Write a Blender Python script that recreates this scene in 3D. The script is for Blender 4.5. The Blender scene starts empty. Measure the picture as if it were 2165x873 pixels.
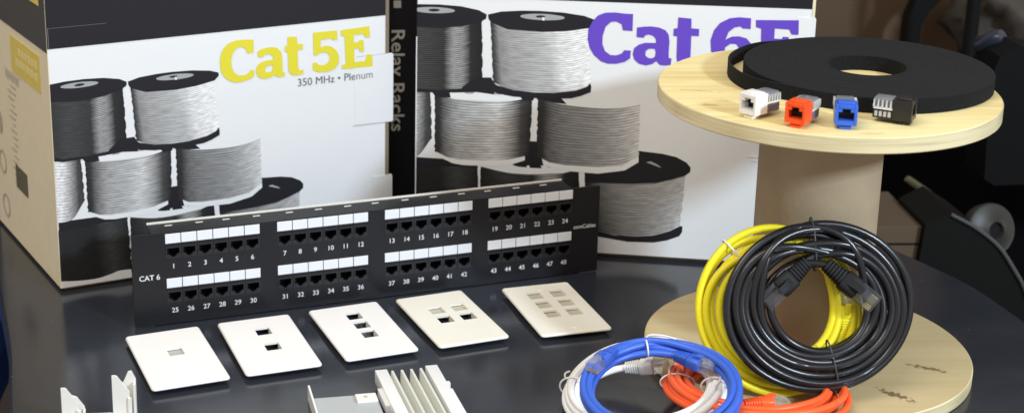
# Close-up of network cabling goods on a black table
WORLD_S = 0.53
EXPO = 0.19
LAMP_TOP = ((-.35, .60, 1.65), (.08, 1.35, 0), 1.2, 18, (1.0, .94, .85), .8)
LAMP_KEY = ((1.60, -.42, 1.23), (.20, 1.42, .05), .22, 48, (.70, .85, 1.0))
ART=[('F','g','dark2',[[-14.2,90.9],[20.8,90.3],[65.4,91.7]],[[-23.9,27.7],[-13.7,26.2],[4.7,23.8],[25.5,23.0],[42.5,25.7],[53.1,28.4],[68.0,27.8]]),('G','g','darkw',[[68.3,91.9],[99.9,86.5],[135.0,87.5],[169.6,94.6]],[[67.0,3.4],[102.1,-2.3],[137.7,-2.5],[174.8,5.3]]),('G','p','white',[[71.2,95.7],[93.4,90.8],[114.5,88.3],[135.0,87.7],[153.4,89.5],[166.3,93.4],[173.3,98.9],[157.5,108.3],[89.7,104.5]]),('G','p','black',[[102.1,94.9],[108.4,97.8],[115.7,97.7],[116.3,93.6],[108.5,93.7]]),('G','p','black',[[118.6,97.4],[128.8,98.4],[130.9,95.5],[131.9,93.5],[119.2,93.3]]),('G','p','grey',[[133.6,102.8],[140.9,100.2],[147.3,96.4],[138.6,94.9],[133.7,97.7]]),('H','g','lighth',[[175.6,87.8],[184.0,84.1],[206.6,81.9],[236.6,83.1],[258.7,87.5],[276.8,93.6]],[[178.7,32.9],[194.9,28.2],[221.6,24.2],[248.0,26.8],[263.9,32.7],[274.1,39.1]]),('H','p','black',[[175.6,89.8],[175.9,80.6],[194.7,81.2],[223.4,81.8],[247.0,84.2],[263.4,88.8],[276.3,93.6],[281.3,97.9],[281.5,103.0],[277.4,107.9],[266.8,113.3],[252.5,116.1],[228.4,117.8],[205.2,115.0],[175.0,104.1]]),('H','p','black',[[175.7,34.8],[190.5,29.0],[209.0,25.0],[230.8,24.8],[247.9,27.0],[263.9,32.7],[274.1,39.1],[276.9,39.3],[276.8,33.1],[274.2,28.2],[262.0,22.7],[248.3,19.5],[221.9,18.7],[192.7,22.3],[176.0,25.4]]),('H','p','grey',[[237.0,106.1],[241.6,107.4],[249.4,103.7],[252.4,100.9],[246.1,103.0]]),('CD','p','black',[[-14.3,98.7],[65.2,98.0],[65.4,91.7],[-14.2,87.2]]),('C','g','cw',[[-19.8,173.3],[-7.8,171.7],[4.3,171.4],[14.9,172.1]],[[-24.0,98.8],[-12.9,97.6],[2.6,100.2],[16.9,120.8]]),('DE','p','black',[[114.6,122.3],[133.0,122.2],[133.7,96.7],[102.1,94.9],[102.0,100.0]]),('D','g','mid1',[[19.4,167.4],[34.7,164.1],[50.8,162.8],[78.1,162.6],[98.0,164.1],[120.0,168.7]],[[20.1,105.8],[33.1,100.3],[45.0,98.4],[71.1,98.8],[97.1,101.3],[117.9,107.1]]),('D','p','white',[[21.1,105.9],[33.1,100.3],[45.0,98.4],[71.1,98.8],[97.1,101.3],[114.0,105.8],[113.9,101.2],[97.7,95.1],[80.1,92.6],[65.8,92.8],[50.5,92.5],[39.1,93.9],[26.6,99.4]]),('D','p','white',[[29.7,171.4],[58.9,173.3],[88.1,173.2],[106.5,170.0],[110.0,166.2],[98.0,164.1],[78.1,162.9],[50.8,163.1],[34.7,165.1]]),('D','p','grey',[[49.2,172.4],[61.4,171.9],[58.0,169.7],[51.2,169.9]]),('D','p','grey',[[78.4,172.2],[89.5,172.3],[87.2,170.1],[80.4,170.3]]),('E','p','black',[[121.9,170.8],[148.2,170.5],[154.7,163.8],[138.9,164.6],[125.9,166.4]]),('DL','p','black',[[15.9,171.3],[34.6,172.2],[36.1,164.6],[20.4,164.9]]),('DR','p','black',[[105.5,171.0],[121.9,170.8],[121.1,166.2],[98.0,163.3],[109.5,166.7]]),('E','g','mid2',[[125.3,168.4],[138.8,165.1],[152.8,162.7],[186.2,160.9],[207.9,162.4],[228.0,166.9]],[[126.2,105.5],[138.5,100.5],[155.0,98.4],[188.7,98.2],[213.0,101.2],[229.2,109.7]]),('E','p','white',[[131.6,104.2],[138.5,100.5],[155.0,98.4],[188.7,98.2],[213.0,101.2],[229.2,110.7],[229.4,105.7],[216.0,96.2],[189.0,91.1],[155.2,92.2],[133.2,97.1]]),('A','g','darkw',[[-35.7,250.4],[-0.4,240.9],[23.9,239.8],[45.7,241.7],[66.7,247.4]],[[-35.5,182.6],[-4.8,170.3],[24.8,171.2],[46.8,173.8],[68.5,181.8]]),('A','p','black',[[-37.1,254.3],[-36.6,247.4],[-20.0,241.1],[-0.4,238.4],[23.9,237.9],[45.7,240.2],[64.8,245.4],[71.0,249.6],[71.4,254.0],[63.2,258.1],[45.3,261.4],[23.6,262.5],[1.8,262.0],[-20.0,259.9]]),('A','p','grey',[[39.2,256.5],[38.6,255.8],[37.1,255.1],[34.6,254.5],[31.2,254.0],[27.2,253.6],[22.7,253.3],[17.9,253.2],[13.2,253.2],[8.7,253.4],[4.6,253.8],[1.2,254.3],[-1.3,254.9],[-2.9,255.5],[-3.5,256.3],[-2.9,257.0],[-1.3,257.7],[1.2,258.3],[4.6,258.8],[8.6,259.2],[13.1,259.5],[17.9,259.6],[22.6,259.6],[27.1,259.3],[31.1,259.0],[34.5,258.5],[37.0,257.9],[38.6,257.3]]),('A','p','black',[[23.7,256.6],[23.6,256.3],[23.1,256.0],[22.5,255.7],[21.5,255.4],[20.4,255.2],[19.2,255.0],[17.9,254.9],[16.6,254.9],[15.4,255.0],[14.3,255.1],[13.4,255.3],[12.7,255.6],[12.2,255.9],[12.1,256.2],[12.2,256.5],[12.7,256.8],[13.3,257.2],[14.3,257.4],[15.4,257.6],[16.6,257.8],[17.9,257.9],[19.2,257.9],[20.4,257.8],[21.5,257.7],[22.4,257.5],[23.1,257.2],[23.6,256.9]]),('A','p','black',[[62.5,189.6],[68.4,187.9],[77.1,188.3],[80.6,182.9],[80.9,170.3],[62.9,172.0],[39.5,170.4],[-4.8,168.8],[-35.5,175.0],[-35.5,182.6],[-4.8,172.3],[24.7,172.7],[46.7,175.3]]),('B','g','lightb',[[75.3,247.8],[93.2,239.6],[128.0,238.5],[153.0,240.0],[173.1,243.7]],[[79.6,183.4],[100.6,176.3],[141.4,175.7],[162.3,178.2],[178.6,185.9]]),('B','p','black',[[72.8,254.0],[73.4,249.6],[75.9,245.8],[93.2,239.4],[128.0,238.0],[153.0,240.0],[174.0,243.8],[179.4,248.9],[179.3,252.7],[168.9,256.2],[147.7,258.8],[124.0,259.6],[106.5,259.2],[86.1,257.5]]),('B','p','grey',[[149.7,253.4],[149.2,252.6],[147.6,252.0],[145.0,251.3],[141.5,250.8],[137.3,250.5],[132.6,250.2],[127.6,250.2],[122.7,250.3],[118.0,250.5],[113.7,250.9],[110.2,251.4],[107.5,252.1],[105.8,252.8],[105.3,253.5],[105.8,254.2],[107.4,254.9],[110.1,255.5],[113.6,256.0],[117.8,256.4],[122.5,256.6],[127.4,256.7],[132.4,256.6],[137.1,256.3],[141.3,255.9],[144.8,255.4],[147.5,254.8],[149.1,254.1]]),('B','p','black',[[130.4,254.0],[130.3,253.8],[129.9,253.5],[129.4,253.2],[128.6,253.0],[127.7,252.8],[126.7,252.7],[125.7,252.6],[124.6,252.6],[123.6,252.7],[122.7,252.8],[122.0,252.9],[121.4,253.2],[121.0,253.4],[120.9,253.7],[121.0,253.9],[121.4,254.2],[121.9,254.5],[122.7,254.7],[123.6,254.9],[124.6,255.0],[125.6,255.1],[126.7,255.1],[127.7,255.0],[128.6,254.9],[129.3,254.7],[129.9,254.5],[130.2,254.3]]),('B','p','white',[[127.1,253.2],[129.9,252.8],[129.5,249.8],[127.7,249.8]]),('B','p','black',[[78.1,184.3],[83.1,180.5],[100.6,176.0],[121.8,174.5],[141.4,175.0],[162.3,178.2],[174.0,182.7],[177.6,186.9],[178.7,183.5],[178.4,177.5],[168.6,173.0],[159.2,170.1],[138.7,168.6],[118.6,168.6],[100.7,169.0],[84.7,171.5],[76.4,174.1]])]
T5=[[[[206.7,236.5],[206.4,223.2],[200.0,223.1],[197.9,228.6],[194.0,230.5],[188.9,229.5],[184.7,225.0],[182.9,218.1],[183.3,211.1],[185.7,205.0],[190.2,201.5],[196.4,200.8],[201.6,203.0],[203.5,205.9],[207.0,204.8],[206.7,198.9],[201.4,196.0],[194.2,194.5],[187.5,194.3],[180.8,196.4],[175.3,201.4],[171.9,207.3],[171.0,216.4],[172.2,224.8],[175.6,230.9],[180.8,235.4],[188.0,237.4],[196.2,237.6]]],[[[210.9,223.7],[215.0,225.8],[220.8,226.7],[227.0,226.8],[232.2,225.1],[235.8,221.1],[236.8,216.5],[237.1,205.3],[237.2,200.2],[239.6,198.9],[239.4,195.3],[234.8,194.5],[230.6,195.8],[228.6,197.8],[225.4,195.8],[219.1,194.5],[213.9,195.6],[209.8,199.1],[208.7,203.8],[210.0,209.2],[214.2,212.1],[219.5,213.5],[227.3,213.9],[227.0,217.0],[224.8,219.6],[220.6,220.2],[217.5,219.5],[216.4,217.6],[211.2,217.7]],[[220.9,207.5],[226.2,208.5],[226.8,205.4],[226.0,202.4],[222.9,201.2],[219.2,201.6],[218.2,204.3],[219.3,206.7]]],[[[243.1,235.6],[253.1,234.9],[253.4,227.1],[259.4,226.8],[259.5,221.0],[253.7,221.0],[254.0,203.4],[255.5,199.4],[259.8,199.9],[259.7,195.4],[253.8,194.6],[247.5,195.4],[244.4,198.3],[243.4,202.5],[243.1,220.2],[240.0,220.4],[240.1,226.3],[243.0,226.8]]],[[[270.8,237.3],[297.0,237.0],[297.1,227.4],[292.1,227.1],[290.7,229.3],[278.9,229.0],[278.9,220.8],[284.0,222.3],[290.4,220.9],[295.8,216.6],[299.0,209.9],[298.4,201.7],[293.5,196.6],[285.9,194.5],[276.3,195.4],[270.1,197.9],[270.3,205.8],[274.0,205.7],[276.3,203.1],[282.8,201.9],[287.6,205.0],[288.9,210.0],[286.6,214.3],[281.8,215.8],[276.4,214.9],[275.1,213.3],[271.1,213.4]]],[[[300.8,236.9],[332.7,237.9],[333.3,226.3],[328.1,226.3],[326.2,230.3],[315.3,230.7],[315.3,222.5],[321.3,222.4],[321.8,224.3],[326.2,224.1],[326.7,211.7],[321.8,212.0],[321.0,215.9],[315.5,215.8],[316.3,201.9],[327.5,201.4],[330.3,208.5],[336.0,207.6],[336.6,195.0],[302.1,195.6],[302.2,200.1],[306.7,200.6],[305.2,230.2],[301.3,231.1]]]]
T6=[[[[216.9,259.9],[217.1,242.6],[207.7,243.0],[206.3,249.1],[200.9,251.7],[195.6,251.1],[190.5,246.0],[188.0,236.7],[188.0,228.1],[191.0,220.8],[196.4,217.1],[202.4,217.0],[207.6,219.1],[210.1,222.6],[216.5,222.5],[216.0,214.5],[210.9,210.6],[202.7,208.3],[194.5,208.0],[187.3,210.2],[179.9,216.7],[175.5,223.9],[173.1,232.4],[173.6,242.3],[177.4,251.0],[183.0,257.4],[189.9,260.3],[199.3,260.9],[208.7,260.0]]],[[[221.4,246.4],[228.0,247.5],[234.9,248.1],[243.1,247.2],[249.1,244.7],[252.5,240.6],[253.7,233.3],[253.5,222.3],[253.8,216.5],[256.6,216.2],[256.1,209.5],[250.9,208.6],[245.6,208.9],[241.9,212.8],[238.0,209.5],[232.2,207.8],[225.1,209.3],[220.2,213.4],[218.5,218.9],[219.6,225.1],[224.2,229.0],[229.9,231.1],[240.7,231.3],[240.5,235.2],[237.7,238.5],[233.0,239.8],[229.3,238.2],[228.7,236.2],[221.5,236.6]],[[233.7,225.1],[239.8,225.4],[240.9,221.7],[240.5,217.4],[237.7,215.4],[233.6,215.6],[230.8,218.2],[230.9,222.5]]],[[[261.1,258.3],[273.8,257.4],[274.2,247.6],[281.8,247.3],[281.9,240.0],[274.6,240.0],[274.9,218.0],[276.8,213.0],[282.3,213.6],[282.2,208.0],[274.7,207.0],[266.7,208.0],[262.8,211.6],[261.5,216.9],[261.1,239.0],[257.2,239.3],[257.3,246.6],[261.0,247.3]]],[[[330.9,260.0],[331.1,249.2],[323.6,249.5],[321.2,251.5],[315.6,250.1],[310.2,245.3],[307.6,237.3],[313.9,240.9],[320.7,241.4],[327.7,239.7],[332.8,234.1],[335.2,226.3],[333.6,218.4],[327.1,212.6],[318.1,209.7],[308.3,210.8],[299.9,216.3],[294.7,225.2],[293.5,236.1],[296.3,246.6],[301.6,254.0],[310.5,259.2],[319.5,260.6]],[[307.7,229.4],[312.6,233.5],[318.4,233.5],[322.1,228.2],[321.4,220.9],[316.5,217.0],[310.9,218.6],[308.0,224.0]]],[[[335.7,258.4],[376.2,259.7],[377.0,245.2],[370.4,245.2],[367.9,250.2],[354.1,250.7],[354.1,240.4],[361.7,240.3],[362.4,242.7],[367.9,242.4],[368.6,226.9],[362.4,227.3],[361.3,232.2],[354.4,232.1],[355.4,214.7],[369.6,214.1],[373.2,222.9],[380.4,221.8],[381.2,206.1],[337.3,206.8],[337.5,212.4],[343.2,213.1],[341.3,250.1],[336.3,251.2]]]]
import bpy, bmesh, math, random
from mathutils import Vector, Matrix
from mathutils.geometry import tessellate_polygon
MM = 0.001
sc = bpy.context.scene
COL = sc.collection
R_ = math.radians

# ------------------------------------------------------------------ materials
def mat(name, col, rough=0.5, spec=0.5, metal=0.0, noise=0.0, nscale=60, bump=0.0, bscale=400, alpha=None, trans=0.0, coat=0.0, ior=1.45, sheen=0.0):
    m = bpy.data.materials.new(name); m.use_nodes = True
    nt = m.node_tree; b = nt.nodes['Principled BSDF']
    b.inputs['Base Color'].default_value = (*col, 1); b.inputs['Roughness'].default_value = rough
    b.inputs['Specular IOR Level'].default_value = spec; b.inputs['Metallic'].default_value = metal
    b.inputs['Transmission Weight'].default_value = trans; b.inputs['IOR'].default_value = ior
    b.inputs['Coat Weight'].default_value = coat
    b.inputs['Sheen Weight'].default_value = sheen
    if alpha is not None: b.inputs['Alpha'].default_value = alpha
    tc = nt.nodes.new('ShaderNodeTexCoord')
    if noise > 0:
        n = nt.nodes.new('ShaderNodeTexNoise'); n.inputs['Scale'].default_value = nscale; n.inputs['Detail'].default_value = 5
        nt.links.new(tc.outputs['Object'], n.inputs['Vector'])
        mr = nt.nodes.new('ShaderNodeMapRange'); mr.inputs['To Min'].default_value = 1-noise; mr.inputs['To Max'].default_value = 1+noise
        nt.links.new(n.outputs['Fac'], mr.inputs['Value'])
        mx = nt.nodes.new('ShaderNodeVectorMath'); mx.operation = 'MULTIPLY'; mx.inputs[0].default_value = col
        nt.links.new(mr.outputs['Result'], mx.inputs[1]); nt.links.new(mx.outputs['Vector'], b.inputs['Base Color'])
        r2 = nt.nodes.new('ShaderNodeMapRange'); r2.inputs['To Min'].default_value = max(0, rough-noise*.4); r2.inputs['To Max'].default_value = min(1, rough+noise*.4)
        nt.links.new(n.outputs['Fac'], r2.inputs['Value']); nt.links.new(r2.outputs['Result'], b.inputs['Roughness'])
    if bump > 0:
        n = nt.nodes.new('ShaderNodeTexNoise'); n.inputs['Scale'].default_value = bscale; n.inputs['Detail'].default_value = 3
        nt.links.new(tc.outputs['Object'], n.inputs['Vector'])
        bp = nt.nodes.new('ShaderNodeBump'); bp.inputs['Strength'].default_value = bump; bp.inputs['Distance'].default_value = .0005
        nt.links.new(n.outputs['Fac'], bp.inputs['Height']); nt.links.new(bp.outputs['Normal'], b.inputs['Normal'])
    return m

def winding_mat(name, stops, lines, contrast, warp=1.0, seed=0.0):
    """printed photograph of cable wound on a reel: tone across, wire lines down"""
    m = bpy.data.materials.new(name); m.use_nodes = True; nt = m.node_tree; N = nt.nodes; Lk = nt.links
    b = N['Principled BSDF']; b.inputs['Roughness'].default_value = .55; b.inputs['Specular IOR Level'].default_value = .35
    uv = N.new('ShaderNodeUVMap'); sp = N.new('ShaderNodeSeparateXYZ'); Lk.new(uv.outputs['UV'], sp.inputs[0])
    rp = N.new('ShaderNodeValToRGB'); e = rp.color_ramp.elements
    e[0].position = stops[0][0]; e[0].color = (stops[0][1],)*3+(1,)
    e[1].position = stops[-1][0]; e[1].color = (stops[-1][1],)*3+(1,)
    for p, v in stops[1:-1]:
        q = e.new(p); q.color = (v, v, v, 1)
    # wobble of tone
    mp = N.new('ShaderNodeMapping'); mp.inputs['Scale'].default_value = (2.2, 26, 1); mp.inputs['Location'].default_value = (seed, seed*3, 0)
    Lk.new(uv.outputs['UV'], mp.inputs['Vector'])
    n1 = N.new('ShaderNodeTexNoise'); n1.inputs['Scale'].default_value = 1; n1.inputs['Detail'].default_value = 3; Lk.new(mp.outputs[0], n1.inputs['Vector'])
    ma = N.new('ShaderNodeMath'); ma.operation = 'MULTIPLY_ADD'; Lk.new(n1.outputs['Fac'], ma.inputs[0]); ma.inputs[1].default_value = .10; ma.inputs[2].default_value = -.05
    ad = N.new('ShaderNodeMath'); ad.operation = 'ADD'; Lk.new(sp.outputs['X'], ad.inputs[0]); Lk.new(ma.outputs[0], ad.inputs[1])
    Lk.new(ad.outputs[0], rp.inputs['Fac'])
    # wires
    mp2 = N.new('ShaderNodeMapping'); mp2.inputs['Scale'].default_value = (1.6, 3.5, 1); mp2.inputs['Location'].default_value = (seed*2, seed, 0); Lk.new(uv.outputs['UV'], mp2.inputs['Vector'])
    n2 = N.new('ShaderNodeTexNoise'); n2.inputs['Scale'].default_value = 1; n2.inputs['Detail'].default_value = 2; Lk.new(mp2.outputs[0], n2.inputs['Vector'])
    a2 = N.new('ShaderNodeMath'); a2.operation = 'MULTIPLY'; a2.inputs[1].default_value = .06*warp; Lk.new(n2.outputs['Fac'], a2.inputs[0])
    a3 = N.new('ShaderNodeMath'); a3.operation = 'ADD'; Lk.new(a2.outputs[0], a3.inputs[0]); Lk.new(sp.outputs['Y'], a3.inputs[1])
    a4 = N.new('ShaderNodeMath'); a4.operation = 'MULTIPLY'; a4.inputs[1].default_value = lines*1.25*2*math.pi; Lk.new(a3.outputs[0], a4.inputs[0])
    a5 = N.new('ShaderNodeMath'); a5.operation = 'SINE'; Lk.new(a4.outputs[0], a5.inputs[0])
    mr = N.new('ShaderNodeMapRange'); mr.inputs['From Min'].default_value = -1; mr.inputs['To Min'].default_value = 1-contrast*.75; mr.inputs['To Max'].default_value = 1+contrast*.5; Lk.new(a5.outputs[0], mr.inputs['Value'])
    # per-wire breaks
    mp3 = N.new('ShaderNodeMapping'); mp3.inputs['Scale'].default_value = (9, lines*1.1, 1); Lk.new(uv.outputs['UV'], mp3.inputs['Vector'])
    n3 = N.new('ShaderNodeTexNoise'); n3.inputs['Scale'].default_value = 1; n3.inputs['Detail'].default_value = 2; Lk.new(mp3.outputs[0], n3.inputs['Vector'])
    m3 = N.new('ShaderNodeMapRange'); m3.inputs['From Min'].default_value = .3; m3.inputs['From Max'].default_value = .7; m3.inputs['To Min'].default_value = .78; m3.inputs['To Max'].default_value = 1.22; Lk.new(n3.outputs['Fac'], m3.inputs['Value'])
    v1 = N.new('ShaderNodeMath'); v1.operation = 'MULTIPLY'; Lk.new(mr.outputs[0], v1.inputs[0]); Lk.new(m3.outputs[0], v1.inputs[1])
    vm = N.new('ShaderNodeVectorMath'); vm.operation = 'SCALE'; Lk.new(rp.outputs['Color'], vm.inputs[0]); Lk.new(v1.outputs[0], vm.inputs['Scale'])
    Lk.new(vm.outputs[0], b.inputs['Base Color'])
    return m

def wood_mat(name, light, dark, scale=1.0, rough=.55, marks=(), along='x', edge=False):
    m = bpy.data.materials.new(name); m.use_nodes = True; nt = m.node_tree; N = nt.nodes; Lk = nt.links
    b = N['Principled BSDF']; b.inputs['Roughness'].default_value = rough; b.inputs['Specular IOR Level'].default_value = .3
    tc = N.new('ShaderNodeTexCoord')
    mp = N.new('ShaderNodeMapping'); mp.inputs['Scale'].default_value = (3*scale, 60*scale, 3) if not edge else (6, 6, 420)
    mp.inputs['Rotation'].default_value = (0, 0, R_(7) if not edge else 0)
    Lk.new(tc.outputs['Object'], mp.inputs['Vector'])
    n = N.new('ShaderNodeTexNoise'); n.inputs['Scale'].default_value = 1.6; n.inputs['Detail'].default_value = 6; n.inputs['Distortion'].default_value = .6
    Lk.new(mp.outputs[0], n.inputs['Vector'])
    mp2 = N.new('ShaderNodeMapping'); mp2.inputs['Scale'].default_value = (4, 14, 4); Lk.new(tc.outputs['Object'], mp2.inputs['Vector'])
    w = N.new('ShaderNodeTexNoise'); w.inputs['Scale'].default_value = 1.4; w.inputs['Detail'].default_value = 2; Lk.new(mp2.outputs[0], w.inputs['Vector'])
    ad = N.new('ShaderNodeMath'); ad.operation = 'MULTIPLY_ADD'; Lk.new(n.outputs['Fac'], ad.inputs[0]); ad.inputs[1].default_value = .6; 
    m2 = N.new('ShaderNodeMath'); m2.operation = 'MULTIPLY'; m2.inputs[1].default_value = .5; Lk.new(w.outputs['Fac'], m2.inputs[0]); Lk.new(m2.outputs[0], ad.inputs[2])
    rp = N.new('ShaderNodeValToRGB'); rp.color_ramp.elements[0].position = .38; rp.color_ramp.elements[0].color = (*dark, 1); rp.color_ramp.elements[1].position = .62; rp.color_ramp.elements[1].color = (*light, 1)
    Lk.new(ad.outputs[0], rp.inputs['Fac'])
    last = rp.outputs['Color']
    for (mx_, my_, rx, ry, rot, colr, lo) in marks:
        q = N.new('ShaderNodeMapping'); q.vector_type = 'TEXTURE'; q.inputs['Location'].default_value = (mx_, my_, 0); q.inputs['Rotation'].default_value = (0, 0, rot); q.inputs['Scale'].default_value = (rx, ry, 1)
        Lk.new(tc.outputs['Object'], q.inputs['Vector'])
        sx = N.new('ShaderNodeVectorMath'); sx.operation = 'MULTIPLY'; sx.inputs[1].default_value = (1, 1, 0); Lk.new(q.outputs[0], sx.inputs[0])
        ln = N.new('ShaderNodeVectorMath'); ln.operation = 'LENGTH'; Lk.new(sx.outputs[0], ln.inputs[0])
        nn = N.new('ShaderNodeTexNoise'); nn.inputs['Scale'].default_value = 260; nn.inputs['Detail'].default_value = 4; Lk.new(tc.outputs['Object'], nn.inputs['Vector'])
        a = N.new('ShaderNodeMath'); a.operation = 'MULTIPLY_ADD'; Lk.new(nn.outputs['Fac'], a.inputs[0]); a.inputs[1].default_value = 2.6; a.inputs[2].default_value = -1.1
        s = N.new('ShaderNodeMath'); s.operation = 'ADD'; Lk.new(ln.outputs['Value'], s.inputs[0]); Lk.new(a.outputs[0], s.inputs[1])
        r = N.new('ShaderNodeMapRange'); r.inputs['From Min'].default_value = .6; r.inputs['From Max'].default_value = 1.1; r.inputs['To Min'].default_value = lo; r.inputs['To Max'].default_value = 0; Lk.new(s.outputs[0], r.inputs['Value'])
        mi = N.new('ShaderNodeMix'); mi.data_type = 'RGBA'; Lk.new(r.outputs[0], mi.inputs['Factor']); Lk.new(last, mi.inputs['A']); mi.inputs['B'].default_value = (*colr, 1)
        last = mi.outputs['Result']
    Lk.new(last, b.inputs['Base Color'])
    bp = N.new('ShaderNodeBump'); bp.inputs['Strength'].default_value = .15; bp.inputs['Distance'].default_value = .0006; Lk.new(n.outputs['Fac'], bp.inputs['Height']); Lk.new(bp.outputs[0], b.inputs['Normal'])
    return m

M = {}
M['table'] = mat('table_black_laminate', (.022, .025, .034), .16, 1.0, noise=.08, nscale=900, bump=.05, bscale=1500)
# table: fine smudges and dust specks over the satin black
nt = M['table'].node_tree; b_ = nt.nodes['Principled BSDF']; tc_ = nt.nodes.new('ShaderNodeTexCoord')
n_ = nt.nodes.new('ShaderNodeTexNoise'); n_.inputs['Scale'].default_value = 11; n_.inputs['Detail'].default_value = 7; n_.inputs['Roughness'].default_value = .65; nt.links.new(tc_.outputs['Object'], n_.inputs['Vector'])
r_ = nt.nodes.new('ShaderNodeMapRange'); r_.inputs['From Min'].default_value = .3; r_.inputs['From Max'].default_value = .7; r_.inputs['To Min'].default_value = .12; r_.inputs['To Max'].default_value = .25; nt.links.new(n_.outputs['Fac'], r_.inputs['Value']); nt.links.new(r_.outputs['Result'], b_.inputs['Roughness'])
v_ = nt.nodes.new('ShaderNodeTexVoronoi'); v_.inputs['Scale'].default_value = 42; nt.links.new(tc_.outputs['Object'], v_.inputs['Vector'])
d_ = nt.nodes.new('ShaderNodeMapRange'); d_.inputs['From Min'].default_value = .018; d_.inputs['From Max'].default_value = .035; d_.inputs['To Min'].default_value = .55; d_.inputs['To Max'].default_value = 0; nt.links.new(v_.outputs['Distance'], d_.inputs['Value'])
m_ = nt.nodes.new('ShaderNodeMix'); m_.data_type = 'RGBA'; m_.inputs['B'].default_value = (.35, .34, .33, 1); nt.links.new(d_.outputs['Result'], m_.inputs['Factor']); nt.links.new(b_.inputs['Base Color'].links[0].from_socket, m_.inputs['A']); nt.links.new(m_.outputs['Result'], b_.inputs['Base Color'])
M['paper'] = mat('carton_white', (.74, .75, .76), .5, .4, noise=.02, nscale=300, bump=.9, bscale=26)
M['cream'] = mat('carton_cream', (.75, .67, .48), .7, .25, noise=.05, nscale=80, bump=.8, bscale=30)
M['kraft'] = mat('kraft_edge', (.22, .17, .12), .8, .2, noise=.1)
M['ink_black'] = mat('printed_black', (.013, .012, .016), .6, .3, noise=.12, nscale=700)
M['ink_grey'] = mat('printed_grey', (.34, .35, .36), .5, .4)
M['ink_white'] = mat('printed_white', (.74, .75, .76), .5, .4)
M['ink_yellow'] = mat('printed_yellow', (.70, .62, .035), .5, .4, noise=.03, nscale=500)
M['ink_violet'] = mat('printed_violet', (.125, .060, .50), .5, .4, noise=.04, nscale=500)
M['ink_text'] = mat('printed_text_grey', (.15, .15, .16), .5, .3)
M['ink_cream'] = mat('printed_cream_letters', (.68, .66, .60), .6, .3)
M['side_yellow'] = mat('printed_side_yellow', (.68, .55, .14), .7, .2, noise=.12, nscale=150)
M['side_dark'] = mat('printed_side_dark', (.13, .12, .08), .7, .2, noise=.2, nscale=200)
M['side_band'] = mat('printed_side_band', (.075, .072, .07), .7, .2, noise=.12, nscale=200)
M['side_faint2'] = mat('printed_side_mark', (.42, .38, .30), .7, .2)
M['side_faint'] = mat('printed_side_faint', (.50, .45, .36), .7, .2)
M['panel'] = mat('panel_black_steel', (.011, .011, .014), .45, .35, noise=.15, nscale=900, bump=.2, bscale=1800)
M['panel_plastic'] = mat('panel_black_plastic', (.019, .019, .023), .45, .4)
M['socket'] = mat('socket_black', (.008, .008, .010), .5, .4)
M['worn'] = mat('worn_bare_edge', (.78, .77, .70), .35, .5)
M['label'] = mat('label_white', (.74, .76, .80), .45, .4, noise=.02, nscale=200)
M['num'] = mat('number_print', (.66, .66, .68), .5, .3)
M['plate'] = mat('plate_white_plastic', (.90, .885, .87), .28, .5)
M['plate2'] = mat('plate_ivory_plastic', (.86, .835, .74), .28, .5)
M['insert'] = mat('blank_insert', (.46, .46, .43), .4, .4)
M['insert2'] = mat('blank_insert_ivory', (.50, .48, .40), .4, .4)
M['velcro'] = mat('black_hook_tape', (.011, .011, .012), .95, .08, noise=.8, nscale=700, bump=1.0, bscale=1300, sheen=.025)
M['core'] = mat('cardboard_core', (.38, .295, .195), .8, .15, noise=.22, nscale=26, bump=.5, bscale=300)
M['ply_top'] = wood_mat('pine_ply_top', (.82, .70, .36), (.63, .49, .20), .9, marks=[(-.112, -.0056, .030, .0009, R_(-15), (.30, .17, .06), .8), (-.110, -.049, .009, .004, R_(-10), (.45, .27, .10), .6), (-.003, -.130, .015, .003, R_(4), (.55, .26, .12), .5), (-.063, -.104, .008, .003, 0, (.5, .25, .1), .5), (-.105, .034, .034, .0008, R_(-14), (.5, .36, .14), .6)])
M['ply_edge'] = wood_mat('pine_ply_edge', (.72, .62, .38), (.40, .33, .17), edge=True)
M['ply_base_shaded'] = wood_mat('pine_ply_base_shaded', (.56, .455, .255), (.48, .375, .195), .5,
    marks=[(.092, -.048, .020, .0045, R_(-30), (.14, .075, .035), .8), (.048, -.098, .020, .006, R_(-50), (.14, .075, .035), .85)])  # same plywood as the top disc, its shade darkened into the colour; stains real
for k, c, ro in (('yellow', (.80, .70, .015), .38), ('blue', (.045, .13, .60), .36), ('orange', (.92, .125, .03), .38), ('white', (.88, .88, .87), .35), ('black', (.013, .013, .015), .24)):
    M['cable_'+k] = mat('cable_'+k, c, ro, .5, noise=.04, nscale=200)
M['clear'] = mat('clear_plastic', (.85, .87, .90), .12, .5, trans=.8, ior=1.3, alpha=.5)
M['clear_dim'] = mat('clear_plastic_shaded', (.14, .14, .15), .3, .4, trans=.5, ior=1.3, alpha=.45)  # clear plug plastic, the dimness inside the black coil put into its colour
M['boot_black'] = mat('boot_black_rubber', (.010, .010, .011), .6, .25)
M['gold'] = mat('gold_contacts', (.75, .58, .25), .3, .5, metal=.8)
M['tie_white'] = mat('tie_white', (.80, .80, .78), .4, .5)
M['tie_black'] = mat('tie_black', (.05, .05, .052), .4, .5)
M['jack_white'] = mat('jack_white', (.80, .80, .79), .3, .5)
M['jack_orange'] = mat('jack_orange', (.85, .085, .012), .32, .5)
M['jack_blue'] = mat('jack_blue', (.035, .12, .58), .32, .5)
M['jack_black'] = mat('jack_black', (.014, .013, .013), .3, .5)
M['jack_brown'] = mat('jack_code_strip', (.25, .12, .07), .5, .3)
M['jack_clearcap'] = mat('jack_cap_smoky', (.22, .23, .26), .15, .6, alpha=.8)
M['jack_teeth'] = mat('jack_teeth', (.55, .56, .54), .35, .5)
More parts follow.
